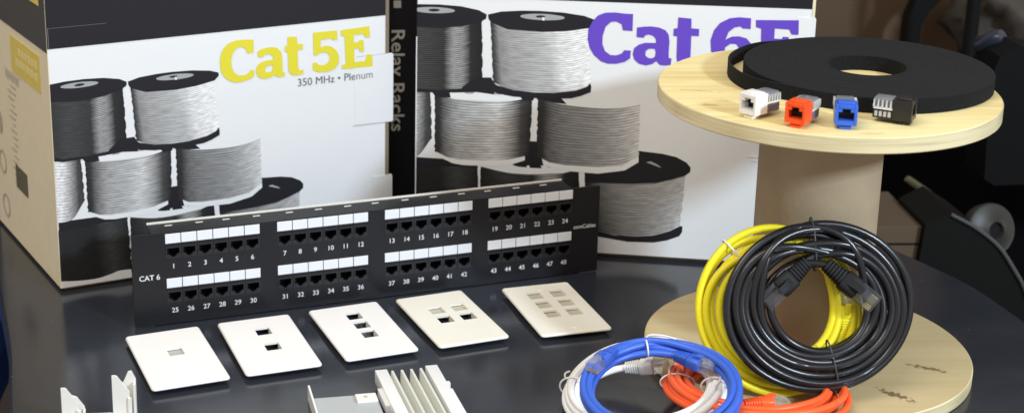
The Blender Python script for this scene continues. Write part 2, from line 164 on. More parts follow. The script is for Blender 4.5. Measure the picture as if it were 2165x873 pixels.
M['ivory_plastic'] = mat('milky_plastic', (.80, .79, .74), .35, .5)
M['fin_plastic'] = mat('fin_greenish_plastic', (.66, .67, .60), .4, .5)
M['white_plastic'] = mat('white_rail_plastic', (.82, .83, .82), .3, .5)
M['grey_plastic'] = mat('grey_tray_plastic', (.42, .45, .46), .4, .4, noise=.04, nscale=60)
M['floor'] = mat('dark_floor', (.055, .045, .038), .7, .3, noise=.3, nscale=4)
M['wallb'] = mat('dim_wall', (.030, .025, .022), .9, .2, noise=.3, nscale=3)
M['brown'] = mat('brown_wood_panel', (.105, .066, .040), .6, .3, noise=.12, nscale=8)
M['bg_black'] = mat('chair_black_plastic', (.004, .004, .004), .6, .2)
M['bg_fabric'] = mat('chair_black_fabric', (.004, .0035, .004), .95, .05)
M['bg_blue'] = mat('chair_blue_sheen', (.014, .019, .036), .25, .5)
M['bg_grey'] = mat('castor_grey', (.035, .035, .03), .45, .5)
M['bg_tan'] = mat('tan_box', (.105, .078, .050), .8, .2, noise=.1, nscale=10)
M['bg_gloss'] = mat('chair_gloss_black', (.003, .003, .004), .6, .15)
M['bg_trim'] = mat('chair_trim', (.06, .065, .065), .3, .6)
M['bg_offcut'] = mat('offcut_brown', (.17, .10, .045), .7, .2, noise=.2, nscale=60)
M['bg_bag'] = mat('bag_grey_brown', (.06, .05, .042), .6, .3, noise=.4, nscale=30)
M['blue_cloth'] = mat('blue_cloth', (.022, .045, .17), .9, .1, noise=.15, nscale=30)
M['olive'] = mat('olive_rod', (.22, .22, .15), .5, .4)

AM = {
 'dark2': winding_mat('reel_black_wire', [(0, .016), (.55, .014), (.75, .05), (.82, .04), (1, .012)], 24, .7, .8, 3),
 'darkw': winding_mat('reel_black_wire_shiny', [(0, .012), (.3, .05), (.55, .03), (.66, .30), (.76, .26), (.86, .02), (1, .010)], 26, .9, .3, 1),
 'lighth': winding_mat('reel_beige_wire', [(0, .015), (.15, .035), (.3, .14), (.5, .28), (.8, .40), (1, .50)], 18, .5, 1.0, 5),
 'cw': winding_mat('reel_white_wire', [(0, .72), (.4, .70), (.65, .30), (.85, .06), (1, .03)], 17, .35, 1.2, 7),
 'mid1': winding_mat('reel_grey_wire', [(0, .015), (.08, .03), (.16, .15), (.35, .34), (.55, .44), (.68, .58), (.8, .32), (.9, .06), (1, .015)], 18, .55, 1.0, 9),
 'mid2': winding_mat('reel_pale_wire', [(0, .015), (.1, .025), (.2, .11), (.4, .19), (.6, .27), (.8, .42), (1, .62)], 18, .55, 1.1, 11),
 'lightb': winding_mat('reel_light_wire', [(0, .02), (.05, .07), (.13, .26), (.3, .34), (.5, .45), (.63, .66), (.8, .74), (1, .80)], 22, .38, .35, 13),
 'black': M['ink_black'], 'white': M['ink_white'], 'grey': M['ink_grey'],
}

# ------------------------------------------------------------------ object helpers
def link(name, me, m=None, parent=None, mtx=None, smooth=False, mats=None):
    o = bpy.data.objects.new(name, me); COL.objects.link(o)
    if mats:
        for x in mats: me.materials.append(x)
    elif m is not None: me.materials.append(m)
    if parent is not None: o.parent = parent
    if mtx is not None: o.matrix_local = mtx
    if smooth:
        for p in me.polygons: p.use_smooth = True
    return o
def thing(name, label, cat, loc=(0, 0, 0), rotz=0, group=None, mtx=None):
    o = bpy.data.objects.new(name, None); COL.objects.link(o); o.empty_display_size = .02
    if mtx is not None: o.matrix_world = mtx
    else: o.location = Vector(loc)*MM; o.rotation_euler = (0, 0, rotz)
    o['label'] = label; o['category'] = cat
    if group: o['group'] = group
    return o
def tag(o, label, cat, group=None):
    o['label'] = label; o['category'] = cat
    if group: o['group'] = group
    return o
def struct(o): o['kind'] = 'structure'; return o

class MB:
    """mesh builder in millimetres"""
    def __init__(s): s.bm = bmesh.new()
    def box(s, x0, x1, y0, y1, z0, z1, mi=0, mtx=None, bevel=0):
        vs = [s.bm.verts.new(Vector((x, y, z))*MM) for x in (x0, x1) for y in (y0, y1) for z in (z0, z1)]
        if mtx is not None:
            for v in vs: v.co = mtx @ v.co
        fs = []
        for f in ((0, 1, 3, 2), (4, 6, 7, 5), (0, 4, 5, 1), (2, 3, 7, 6), (0, 2, 6, 4), (1, 5, 7, 3)):
            fc = s.bm.faces.new([vs[i] for i in f]); fc.material_index = mi; fs.append(fc)
        if bevel > 0:
            ed = list({e for f in fs for e in f.edges})
            bmesh.ops.bevel(s.bm, geom=ed, offset=bevel*MM, segments=2, affect='EDGES', profile=.6)
        return s
    def prism(s, pts, d0, d1, axis='z', mi=0, mtx=None):
        def P(a, b, d): 
            v = {'z': (a, b, d), 'y': (a, d, b), 'x': (d, a, b)}[axis]; v = Vector(v)*MM
            return mtx @ v if mtx is not None else v
        lo = [s.bm.verts.new(P(a, b, d0)) for a, b in pts]; hi = [s.bm.verts.new(P(a, b, d1)) for a, b in pts]
        n = len(pts)
        tris = tessellate_polygon([[Vector((a, b, 0)) for a, b in pts]])
        for t in tris:
            for L_, rev in ((lo, 1), (hi, 0)):
                q = [L_[i] for i in (t[::-1] if rev else t)]
                try: s.bm.faces.new(q).material_index = mi
                except ValueError: pass
        for i in range(n):
            s.bm.faces.new([lo[i], lo[(i+1) % n], hi[(i+1) % n], hi[i]]).material_index = mi
        return s
    def lathe(s, prof, n=48, mi=0, mtx=None, closed=False):
        """prof list of (r,z) mm"""
        rings = []
        for r, z in prof:
            ring = []
            for i in range(n):
                a = 2*math.pi*i/n; v = Vector((r*math.cos(a), r*math.sin(a), z))*MM
                ring.append(s.bm.verts.new(mtx @ v if mtx is not None else v))
            rings.append(ring)
        m_ = len(rings)
        for k in range(m_ if closed else m_-1):
            a_, b_ = rings[k], rings[(k+1) % m_]
            for i in range(n):
                s.bm.faces.new([a_[i], a_[(i+1) % n], b_[(i+1) % n], b_[i]]).material_index = mi
        if not closed:
            if prof[0][0] > .01: s.bm.faces.new(rings[0][::-1]).material_index = mi
            if prof[-1][0] > .01: s.bm.faces.new(rings[-1]).material_index = mi
        return s
    def done(s, name, m=None, parent=None, mtx=None, smooth=False, mats=None, wn=False):
        bmesh.ops.remove_doubles(s.bm, verts=s.bm.verts, dist=1e-7)
        bmesh.ops.recalc_face_normals(s.bm, faces=s.bm.faces)
        me = bpy.data.meshes.new(name); s.bm.to_mesh(me); s.bm.free()
        o = link(name, me, m, parent, mtx, mats=mats)
        if smooth:
            for p in me.polygons: p.use_smooth = True
            me.set_sharp_from_angle(angle=R_(38))
        return o

def curve_mesh(cu):
    o = bpy.data.objects.new('t', cu); COL.objects.link(o)
    dg = bpy.context.evaluated_depsgraph_get(); dg.update()
    me = bpy.data.meshes.new_from_object(o.evaluated_get(dg))
    bpy.data.objects.remove(o); bpy.data.curves.remove(cu)
    return me
def fill_mesh(loops, extrude=0, bevel=0, res=2):
    cu = bpy.data.curves.new('c', 'CURVE'); cu.dimensions = '2D'; cu.fill_mode = 'BOTH'; cu.extrude = extrude*MM; cu.bevel_depth = bevel*MM; cu.bevel_resolution = res
    for lp in loops:
        s = cu.splines.new('POLY'); s.points.add(len(lp)-1)
        for p, (a, b) in zip(s.points, lp): p.co = (a*MM, b*MM, 0, 1)
        s.use_cyclic_u = True
    return curve_mesh(cu)
def text_mesh(txt, size, align='LEFT', offset=0, spacing=1, sx=1.0):
    cu = bpy.data.curves.new('f', 'FONT'); cu.body = txt; cu.size = size*MM; cu.align_x = align; cu.align_y = 'CENTER'; cu.offset = offset*MM; cu.space_character = spacing; cu.resolution_u = 4
    me = curve_mesh(cu)
    if sx != 1: me.transform(Matrix.Diagonal((sx, 1, 1, 1)))
    return me
def join_meshes(items):
    bm = bmesh.new()
    for me, mtx in items:
        t = me.copy(); t.transform(mtx); bm.from_mesh(t); bpy.data.meshes.remove(t)
    me = bpy.data.meshes.new('j'); bm.to_mesh(me); bm.free(); me.materials.clear(); return me
def T(x, y, z): return Matrix.Translation(Vector((x, y, z))*MM)
FACE = Matrix(((1, 0, 0, 0), (0, 0, -1, 0), (0, 1, 0, 0), (0, 0, 0, 1)))   # local: u right, v up, layer toward viewer (-y)
def face_m(u, v, d): return T(u, -d, v) @ FACE

def tube_mesh(paths, rad, res=4):
    cu = bpy.data.curves.new('tb', 'CURVE'); cu.dimensions = '3D'; cu.bevel_depth = rad*MM; cu.bevel_resolution = res; cu.use_fill_caps = True
    for pts in paths:
        s = cu.splines.new('POLY'); s.points.add(len(pts)-1)
        for p, c in zip(s.points, pts): p.co = (*(Vector(c)*MM), 1)
    me = curve_mesh(cu)
    for p in me.polygons: p.use_smooth = True
    return me
def smooth_path(pts, n=10):
    out = []; P = [Vector(p) for p in pts]; P = [P[0]*2-P[1]]+P+[P[-1]*2-P[-2]]
    for i in range(1, len(P)-2):
        for k in range(n):
            t = k/n; a, b, c, d = P[i-1:i+3]
            out.append(.5*((2*b)+(c-a)*t+(2*a-5*b+4*c-d)*t*t+(3*b-a-3*c+d)*t**3))
    out.append(P[-2]); return out

# ------------------------------------------------------------------ camera, world, lights
F_PX, W_PX, H_PX, CX, CY = 3346.13, 2165, 873, 722.83, 211.39
cam = bpy.data.cameras.new('camera'); co = bpy.data.objects.new('camera', cam); COL.objects.link(co); sc.camera = co
cam.sensor_width = 36; cam.lens = F_PX/W_PX*36; cam.shift_x = (W_PX/2-CX)/W_PX; cam.shift_y = (CY-H_PX/2)/W_PX
cam.clip_start = .02; cam.clip_end = 60
pitch, roll = .282842, -.005187
fw = Vector((0, math.cos(pitch), -math.sin(pitch))); rt = Vector((1, 0, 0)); up = rt.cross(fw)
r2 = math.cos(roll)*rt+math.sin(roll)*up; u2 = -math.sin(roll)*rt+math.cos(roll)*up
mw = Matrix((r2, u2, -fw)).transposed().to_4x4(); mw.translation = Vector((0, 0, .61861)); co.matrix_world = mw
cam.dof.use_dof = True; cam.dof.focus_distance = 1.40; cam.dof.aperture_fstop = 7.0

w = bpy.data.worlds.new('World'); sc.world = w; w.use_nodes = True
w.node_tree.nodes['Background'].inputs[0].default_value = (1.0, .90, .80, 1); w.node_tree.nodes['Background'].inputs[1].default_value = WORLD_S
def area(name, loc, target, size, energy, color, sy=None):
    l = bpy.data.lights.new(name, 'AREA'); l.energy = energy; l.color = color; l.size = size
    if sy: l.shape = 'RECTANGLE'; l.size_y = sy
    o = bpy.data.objects.new(name, l); COL.objects.link(o); o.location = loc
    o.rotation_euler = (Vector(target)-Vector(loc)).to_track_quat('-Z', 'Y').to_euler(); return o
area('ceiling_lamp', *LAMP_TOP)
area('window_light', *LAMP_KEY)
sc.view_settings.view_transform = 'Standard'; sc.view_settings.look = 'None'; sc.view_settings.exposure = EXPO; sc.view_settings.gamma = 1
sc.render.engine = 'CYCLES'; sc.render.resolution_x = 1024; sc.render.resolution_y = 412

# ------------------------------------------------------------------ setting
m_ = MB(); m_.box(-4000, 5000, -500, 6500, -745, -740); struct(m_.done('floor', M['floor']))
m_ = MB(); m_.box(-4000, 5000, 5200, 5260, -740, 2400); struct(m_.done('wall', M['wallb']))

# table : black top with rounded far corners
outl = [(-230, 1010), (-276, 1197), (-302, 1321), (-334, 1440), (-343, 1474), (-375, 1600), (-400, 1720), (-395, 1780), (-360, 1820), (-280, 1840), (0, 1846), (300, 1822), (430, 1760), (520, 1652),
        (576, 1556), (600, 1510), (622, 1456), (634, 1400), (640, 1357), (644, 1280), (646, 1180), (640, 1080), (600, 980), (480, 930), (0, 930), (-180, 950)]
sm = [(p.x, p.y) for p in smooth_path([(a, b, 0) for a, b in outl+[outl[0]]], 6)][:-1]
tb = thing('table', 'black laminate table carrying the cartons, coils and wall plates', 'table', (0, 0, 0))
me = fill_mesh([sm], 11, 3, 3); link('tabletop', me, M['table'], tb, T(0, 0, -14))
for (x, y) in ((-220, 1120), (540, 1120), (-300, 1700), (440, 1640)):
    q = MB(); q.lathe([(16, -738), (18, -400), (20, -29)], 16); q.done('leg', M['bg_black'], tb, T(x, y, 0), smooth=True)

# ------------------------------------------------------------------ cartons
def print_mesh(items, aff, cover=None):
    """items: polygons and gridded reel windings in face millimetres, laid one over another; returns mesh + mats"""
    bm = bmesh.new(); uvl = bm.loops.layers.uv.new('UVMap'); mats = []
    A, B, C_, D_ = aff
    for k, it in enumerate(items):
        z = .0+k*.012; mt = AM[it[2]]
        if mt not in mats: mats.append(mt)
        mi = mats.index(mt); tr = lambda p: (A*p[0]+B, C_*p[1]+D_)
        if it[1] == 'p':
            pts = [tr(p) for p in it[3]]
            vs = [bm.verts.new(Vector((a, b, z))*MM) for a, b in pts]
            for t in tessellate_polygon([[Vector((a, b, 0)) for a, b in pts]]):
                try: bm.faces.new([vs[i] for i in t]).material_index = mi
                except ValueError: pass
        else:
            def rs(pl, n):
                pl = [tr(p) for p in pl]; x0, x1 = pl[0][0], pl[-1][0]; out = []
                sp_ = smooth_path([(a, b, 0) for a, b in pl], 8); 
                for i in range(n+1):
                    t = i/n*(len(sp_)-1); j = min(int(t), len(sp_)-2); f = t-j; out.append(sp_[j].lerp(sp_[j+1], f))
                return out
            nu = 26; nv = 22; a = rs(it[3], nu); b = rs(it[4], nu); rnd = random.Random(k)
            G = []
            for j in range(nv+1):
                row = []; t = j/nv; jl = rnd.uniform(-.7, .7); jr = rnd.uniform(-.7, .7)
                for i in range(nu+1):
                    p = a[i].lerp(b[i], t); s = i/nu
                    p = p+Vector((jl*(max(0, 1-s*8))+jr*max(0, s*8-7), 0, 0)); row.append(bm.verts.new(Vector((p.x, p.y, z))*MM))
                G.append(row)
            for j in range(nv):
                for i in range(nu):
                    f = bm.faces.new([G[j+1][i], G[j+1][i+1], G[j][i+1], G[j][i]]); f.material_index = mi
                    for lp, (uu, vv) in zip(f.loops, ((i, j+1), (i+1, j+1), (i+1, j), (i, j))): lp[uvl].uv = (uu/nu, 1-vv/nv)
    for nrm, c in (((-1, 0, 0), .0006), ):
        g = bm.verts[:]+bm.edges[:]+bm.faces[:]
        bmesh.ops.bisect_plane(bm, geom=g, plane_co=(c, 0, 0), plane_no=nrm, clear_outer=True)
    if not bm.faces: return None, None
    bmesh.ops.recalc_face_normals(bm, faces=bm.faces)
    me = bpy.data.meshes.new('print'); bm.to_mesh(me); bm.free(); return me, mats

def reels(parent, aff, skip=()):
    names = []
    for it in ART:
        if it[0] not in names: names.append(it[0])
    base = .22
    for nme in names:
        its = [i for i in ART if i[0] == nme]
        if nme in skip: base += len(its)*.012; continue
        me, mats = print_mesh(its, aff)
        if me: link('reel_picture', me, None, parent, face_m(0, 0, base), mats=mats)
        base += len(its)*.012+.003
    return base

def carton(loc, yaw, W, Dp, H, side_mat, label, skew=0):
    t = thing('carton', label, 'box', loc, yaw)
    q = MB(); q.prism([(0, 0), (W, 0), (W-skew, Dp), (-skew, Dp)], 4, H)
    bmesh.ops.bevel(q.bm, geom=[e for e in q.bm.edges if len(e.link_faces) == 2 and e.calc_face_angle(0) > .3], offset=.9*MM, segments=2, affect='EDGES'); q.done('box_body', side_mat, t, smooth=True)
    q = MB(); q.prism([(5, 5), (W-25, 5), (W-25, Dp-5), (-skew+5, Dp-5)], 0.2, 3.9); q.done('bottom_flap', M['kraft'], t)
    return t
# --- Cat 5E carton
c5 = carton((-278.85, 1451.85, 0), .3953, 355, 221, 372, M['cream'], 'white carton printed with yellow Cat 5E title and stacked wire reels', 17.5)
q = MB(); q.box(.8, 351, -.18, 0.2, 4.5, 247.5); q.done('front_print', M['paper'], c5)
q = MB(); q.box(.3, 351, -.55, 0.2, 247.6, 371); q.done('black_band', M['ink_black'], c5)
q = MB(); q.box(351.2, 355, -.45, .2, 4.5, 371); q.done('board_edge', M['kraft'], c5)
lay = reels(c5, (.869, 13.6, .861, -11.0))+.7
# cream base of the printed picture
loops = [fill_mesh(l, 0) for l in T5]
me = join_meshes([(m, Matrix.Identity(4)) for m in loops]); link('title_lettering', me, M['ink_yellow'], c5, face_m(0, 0, .8))
me = text_mesh('350 MHz \u2022 Plenum', 11.4, offset=0, sx=.92)
xs = [v.co.x for v in me.vertices]; s_ = 83*MM/(max(xs)-min(xs)); me.transform(Matrix.Diagonal((s_, 1, 1, 1)))
link('subtitle_lettering', me, M['ink_text'], c5, face_m(252.8, 186.3, .8))
def flap(z0, z1, u0, u1, name='tuck_flap'):
    q = MB(); pts = [(u0, z0+1), (u1-1.5, z0), (u1, z0+1.5), (u1, z1-1.5), (u1-1.5, z1), (u0, z1-.6)]
    q.prism(pts, -.66, -.1, axis='y'); return q
flap(133, 207, 316, 360).done(*('tuck_flap', M['paper'], c5))
flap(4.6, 75, 336, 359.3).done('tuck_flap', M['paper'], c5)
q = MB(); q.box(318, 352, -.72, -.6, 206.6, 207.1); q.done('cut_line', M['ink_grey'], c5); q = MB(); q.box(314, 352, -.72, -.6, 132.8, 133.3); q.done('cut_line', M['ink_grey'], c5)
# E foot runs over the flap: give title a layer over it (already in front)
q = MB(); q.box(1.5, 58, -.8, -.55, 267.5, 267.8); q.box(1.2, 1.8, -.8, -.55, 247.6, 267.8); q.done('fold_crease', M['ink_text'], c5)
q = MB(); q.prism([(.9, 4.6), (71, 4.6), (110, 4.6), (110, 19), (75, 18.5), (58, 15), (45, 11.5), (25, 8.8), (.9, 8)], -.62-2.0, -.5-2.0, axis='y'); q.bm.free()
# left face of 5E carton (the box is slightly racked, so the side leaves the front at a blunt angle)
SK = Matrix.Rotation(R_(4.62), 4, 'Z'); rnd = random.Random(4)
q = MB(); q.box(-.5, 0, .5, 221, 243.7, 371); q.done('side_band', M['side_band'], c5, SK)
q = MB(); q.box(-.5, 0, 27, 128, 197, 235); q.done('side_label', M['side_yellow'], c5, SK)
q = MB()
for r_ in range(2):
    u = 36
    for k in range(6):
        w_ = rnd.uniform(8, 13); q.box(-.75, 0, u, u+w_*.8, 219-r_*12, 226-r_*12); u += w_+2.2
q.done('side_label_lettering', mat('side_label_pale', (.74, .64, .30), .7, .2), c5, SK)
q = MB(); q.box(-.5, 0, 97, 138, 68, 93); q.done('side_stamp', M['side_dark'], c5, SK)
q = MB()
for k in range(8):
    q.box(-.5, 0, 108+k*6, 112+k*6, 184+(k % 3), 192)
q.box(-.5, 0, 100, 158, 194, 194.6)
for k in range(16):
    z = 178-k*7; q.box(-.5, 0, 126+rnd.uniform(-8, 4), 142+rnd.uniform(-6, 8), z, z+2.2)
q.done('side_lettering', M['side_faint'], c5, SK)
for (u, z, r1) in ((189, 81, 13), (186, 32, 13)):
    q = MB(); 
    n = 28; a_ = [q.bm.verts.new(Vector((-.4, u+r1*math.cos(2*math.pi*k/n), z+r1*math.sin(2*math.pi*k/n)))*MM) for k in range(n)]
    b_ = [q.bm.verts.new(Vector((-.4, u+(r1-2)*math.cos(2*math.pi*k/n), z+(r1-2)*math.sin(2*math.pi*k/n)))*MM) for k in range(n)]
    for k in range(n): q.bm.faces.new([a_[k], a_[(k+1) % n], b_[(k+1) % n], b_[k]])
    q.done('side_ring_mark', M['side_faint2'], c5, SK)
q = MB(); q.prism([(189+8*math.cos(t*.45), 126+13*math.sin(t*.45)) for t in range(14)], -.5, 0, axis='x'); q.done('side_oval_mark', M['side_faint2'], c5, SK)
q = MB(); q.box(-.8, -.3, 18, 52, 286, 296); q.done('side_band_mark', M['side_yellow'], c5, SK)
# --- Cat 6E carton
c6 = carton((76.76, 1574.27, 0), -.18591, 391, 221, 372, M['ink_black'], 'white carton printed with violet Cat 6E title behind the plywood reel')
q = MB(); q.box(.9, 388, -.18, .2, 4.5, 271); q.done('front_print', M['paper'], c6)
q = MB(); q.box(.3, 388, -.55, .2, 271.1, 371); q.done('black_band', M['ink_black'], c6)
q = MB(); q.box(388.2, 391, -.45, .2, 4.5, 371); q.done('board_edge', M['cream'], c6)
q = MB(); q.box(-.2, .85, -.7, .2, 4.5, 228); q.done('board_edge', M['paper'], c6)
q = flap(100, 263, 375, 392.5); q.done('tuck_flap', M['paper'], c6)
reels(c6, (1, 0, 1, 0), )
me = join_meshes([(fill_mesh(l, 0), Matrix.Identity(4)) for l in T6]); link('title_lettering', me, M['ink_violet'], c6, face_m(0, 0, .8))
q = MB(); q.box(336, 384, -.9, -.4, 117, 117.5); q.box(340, 386, -.9, -.4, 113, 113.4); q.done('scuff_crease', mat('scuff', (.62, .62, .62), .6), c6)
# --- Relay Racks carton
c3 = thing('carton', 'narrow black carton lettered Relay Racks squeezed between the two white cartons', 'box', (31, 1640, 0))
q = MB(); q.box(0, 53.5, 0, 180, 0.5, 372, bevel=1); q.done('box_body', M['ink_black'], c3, smooth=True)
me = text_mesh('Relay Racks', 20, 'LEFT', offset=.25); xs = [v.co.x for v in me.vertices]; s_ = 112.5*MM/(max(xs)-min(xs)); me.transform(Matrix.Diagonal((s_, 1, 1, 1)))
link('title_lettering', me, M['ink_cream'], c3, T(28.6, -.4, 220.5) @ FACE @ Matrix.Rotation(R_(-90), 4, 'Z'))
q = MB(); q.box(24.5, 32.3, -.4, .1, 243, 251); q.done('square_mark', M['ink_cream'], c3)

# ------------------------------------------------------------------ patch panel
PX0, PY0, PYAW = -165.3, 1374.3, .2896
pp = thing('rack_patch_unit', 'long black 48-port patch panel standing on the table before the cartons', 'patch panel', (PX0, PY0, 0), PYAW)
GW, GP = 90.7, 107.2
def tport(cx, cz):
    return [(cx-5.8, cz+4.4), (cx+5.8, cz+4.4), (cx+5.8, cz-1.6), (cx+3.4, cz-1.6), (cx+3.4, cz-3.2), (cx+1.9, cz-3.2), (cx+1.9, cz-4.6), (cx-1.9, cz-4.6), (cx-1.9, cz-3.2), (cx-3.4, cz-3.2), (cx-3.4, cz-1.6), (cx-5.8, cz-1.6)]
ports = []
for row in (0, 1):
    zt = 90.9-44.3*row
    for g in range(4):
        for k in range(6): ports.append((g*GP+GW/12+k*GW/6, zt-18.6, row, g, k))
def rrect(x0, x1, y0, y1, r, n=4):
    o = []
    for cx_, cy_, a in ((x1-r, y1-r, 0), (x0+r, y1-r, 90), (x0+r, y0+r, 180), (x1-r, y0+r, 270)):
        for i in range(n+1): t = R_(a+90*i/n); o.append((cx_+r*math.cos(t), cy_+r*math.sin(t)))
    return o
slots = [rrect(-25.5, -18.5, z-3, z+3, 2.9) for z in ()]
me = fill_mesh([rrect(-31, 442, 1, 92, 1.5)]+[tport(a, b) for a, b, *_ in ports]+slots, 1.0, 0)
link('faceplate', me, M['panel'], pp, face_m(0, 0, 0))
sock = MB(); sock.box(-7, 7, 1.1, 13, -5.6, -5.2); sock.box(-7, 7, 1.1, 13, 5.0, 5.4); sock.box(-7, -6.6, 1.1, 13, -5.2, 5); sock.box(6.6, 7, 1.1, 13, -5.2, 5); sock.box(-7, 7, 13, 13.4, -5.6, 5.4)
# thin raised collar round each port
rim = fill_mesh([rrect(-7, 7, -6, 6, 1), tport(0, 0)], .25, 0)
s0 = None
for (a, b, row, g, k) in ports:
    if s0 is None: s0 = sock.done('port_socket', M['socket'], pp, T(a, 0, b))
    else:
        o = s0.copy(); COL.objects.link(o); o.parent = pp; o.matrix_local = T(a, 0, b)
    link('port_collar', rim if rim.materials else rim, None if rim.materials else M['panel_plastic'], pp, face_m(a, b, 1.25))
cell = None
for row in (0, 1):
    for g in range(4):
        z1 = 90.9-44.3*row; z0 = z1-9.3
        q = MB()
        for k in range(6):
            u = g*GP+k*GW/6; q.box(u+.35, u+GW/6-.35, -2.1, -1.0, z0, z1, bevel=.3)
        q.done('label_strip', M['label'], pp)
        its = []
        for k in range(6):
            n = row*24+g*6+k+1; u = g*GP+GW/12+k*GW/6
            its.append((text_mesh(str(n), 6.6, 'CENTER', offset=.10), face_m(u, z0-23.2, 1.16)))
        link('number_print', join_meshes(its), M['num'], pp)
link('category_print', join_meshes([(text_mesh('CAT 6', 7.2, 'CENTER', offset=.14), face_m(-15.5, 49, 1.16))]), M['num'], pp)
link('maker_print', join_meshes([(text_mesh('comCables', 5.9, 'CENTER', offset=.03, sx=.92), face_m(426.5, 50.5, 1.16))]), mat('maker_print_white', (.8, .8, .8), .5), pp)
q = MB(); q.box(-12, 412, 1.2, 27, 90.2, 91.6); q.done('top_flange', M['panel'], pp)
q = MB(); q.box(-12, 412, 25.6, 27.2, 91.6, 93.2); q.done('flange_lip', M['worn'], pp)
rnd = random.Random(2)
for k in range(14):
    u = 2+k*29.5+rnd.uniform(-2, 2); q = MB(); q.box(u, u+7, 17.5, 19.2, 91.65, 91.95); q.done('flange_slot', M['worn'], pp)
q = MB(); q.box(-12, 412, 1.2, 20, 1, 2.6); q.done('bottom_flange', M['panel'], pp)
q = MB(); q.box(-10, 410, 13.5, 15.5, 6, 88); q.done('circuit_board', M['panel_plastic'], pp)

# ------------------------------------------------------------------ wall plates
def wall_plate(x, y, yaw, holes, m, label, ins=(), im=None, screws=False):
    t = thing('wall_plate', label, 'wall plate', (x, y, 0), yaw, 'blank keystone wall plates in a row on the table')
    W, H = 34.6, 56.9
    hl = [rrect(hx-6.9, hx+6.9, hy-7.4, hy+7.4, .6, 2) for hx, hy in holes]
    me = fill_mesh([rrect(-W+1.5, W-1.5, -H+1.5, H-1.5, 2.2, 4)]+[[(a, b) for a, b in h] for h in hl], 0, 0)
    # top skin with holes; sloped rounded border below it
    link('face', me, m, t, T(0, 0, 6.6))
    q = MB(); prof = [(-1.5, 6.6), (-.7, 6.4), (-.15, 5.8), (0.1, 5.1), (0.1, 4.3), (-.6, 4.2), (-1.2, 5.4)]
    rings = []
    for d, z in prof:
        rr = rrect(-W-d, W+d, -H-d, H+d, max(.5, 3.7+d), 4); rings.append([q.bm.verts.new(Vector((a, b, z))*MM) for a, b in rr])
    for k in range(len(rings)-1):
        n = len(rings[k])
        for i in range(n): q.bm.faces.new([rings[k][i], rings[k][(i+1) % n], rings[k+1][(i+1) % n], rings[k+1][i]])
    o = q.done('border', m, t); 
    for p in o.data.polygons: p.use_smooth = True
    for hx, hy in holes:
        q = MB(); th = .9
        for (a0, a1, b0, b1) in ((-7.8, -6.9, -8.3, 8.3), (6.9, 7.8, -8.3, 8.3), (-6.9, 6.9, 7.4, 8.3), (-6.9, 6.9, -8.3, -7.4)):
            q.box(hx+a0, hx+a1, hy+b0, hy+b1, .6 if a0 == 6.9 else 4.9, 6.55)
        q.done('port_frame', m, t)
    for i in ins:
        hx, hy = holes[i]; q = MB(); q.box(hx-6.8, hx+6.8, hy-7.3, hy+7.3, 3.6, 4.4); q.box(hx-1, hx+6.5, hy-6.6, hy-4, 4.4, 5.0); q.done('blank_insert', im, t)
    if screws:
        for sy in (-45, 45):
            q = MB(); q.lathe([(3.1, 6.6), (2.8, 6.95), (0.01, 7.0)], 20); q.done('screw_cover', m, t, T(1.5, sy, 0), smooth=True)
    return t
wall_plate(-148.8, 1291.2, .335, [(1.7, 9.5)], M['plate'], 'white wall plate with a single port opening', (0,), M['insert'])
wall_plate(-67.9, 1318.1, .300, [(1.9, 25.5), (1.9, -8.5)], M['plate'], 'white wall plate with two port openings one above the other')
wall_plate(17.6, 1346.7, .324, [(2.6, 30.4), (2.9, 9.5), (3, -11.5)], M['plate'], 'white wall plate with three port openings in one column')
wall_plate(101.5, 1373.1, .330, [(-6.8, 18.6), (15.9, 18.4), (-6.8, -3), (15.9, -3.2)], M['plate2'], 'ivory wall plate with four port openings in a square', (0, 1), M['insert2'])
wall_plate(202.4, 1394.0, .236, [(-8.9, 31), (14.6, 31), (-8.4, 8.6), (14.6, 8.6), (-8, -13.2), (14, -13.2)], M['plate2'], 'ivory wall plate with six filled port openings, nearest the carton reel', (0, 1, 2, 3, 4, 5), M['insert2'], True)

# ------------------------------------------------------------------ plywood reel
SX, SY, SR, SH = 412.3, 1296.3, 140.6, 250.2
rl = thing('plywood_reel', 'large plywood cable reel standing on end with brown cardboard core', 'cable reel', (SX, SY, 0))
def ply(z0, z1, top, name):
    q = MB(); q.lathe([(SR-.8, z0), (SR, z0+.8), (SR, z1-.8), (SR-.8, z1)], 128)
    for f in q.bm.faces:
        f.material_index = 1 if abs(f.normal.z) < .5 else 0
    q.bm.normal_update()
    for f in q.bm.faces: f.material_index = 0 if abs(f.normal.z) > .9 else 1
    return q.done(name, None, rl, smooth=True, mats=[top, M['ply_edge']])
ply(0.3, 12, M['ply_base_shaded'], 'bottom_disc'); ply(SH-13.5, SH, M['ply_top'], 'top_disc')
q = MB(); q.lathe([(51.5, 12.05), (51.5, SH-13.6)], 72); q.done('cardboard_core', M['core'], rl, smooth=True)
q = MB(); cr = MB()
for (a, b, c, d) in ((-138, -14, -66, -20), (-136, 4, -70, 2)):
    L_ = math.hypot(c-a, d-b); an = math.atan2(d-b, c-a); mt = T(a, b, 0) @ Matrix.Rotation(an, 4, 'Z')
    cr.box(0, L_, -.35, .35, SH+.02, SH+.12, mtx=mt)
q.bm.free(); cr.bm.free()

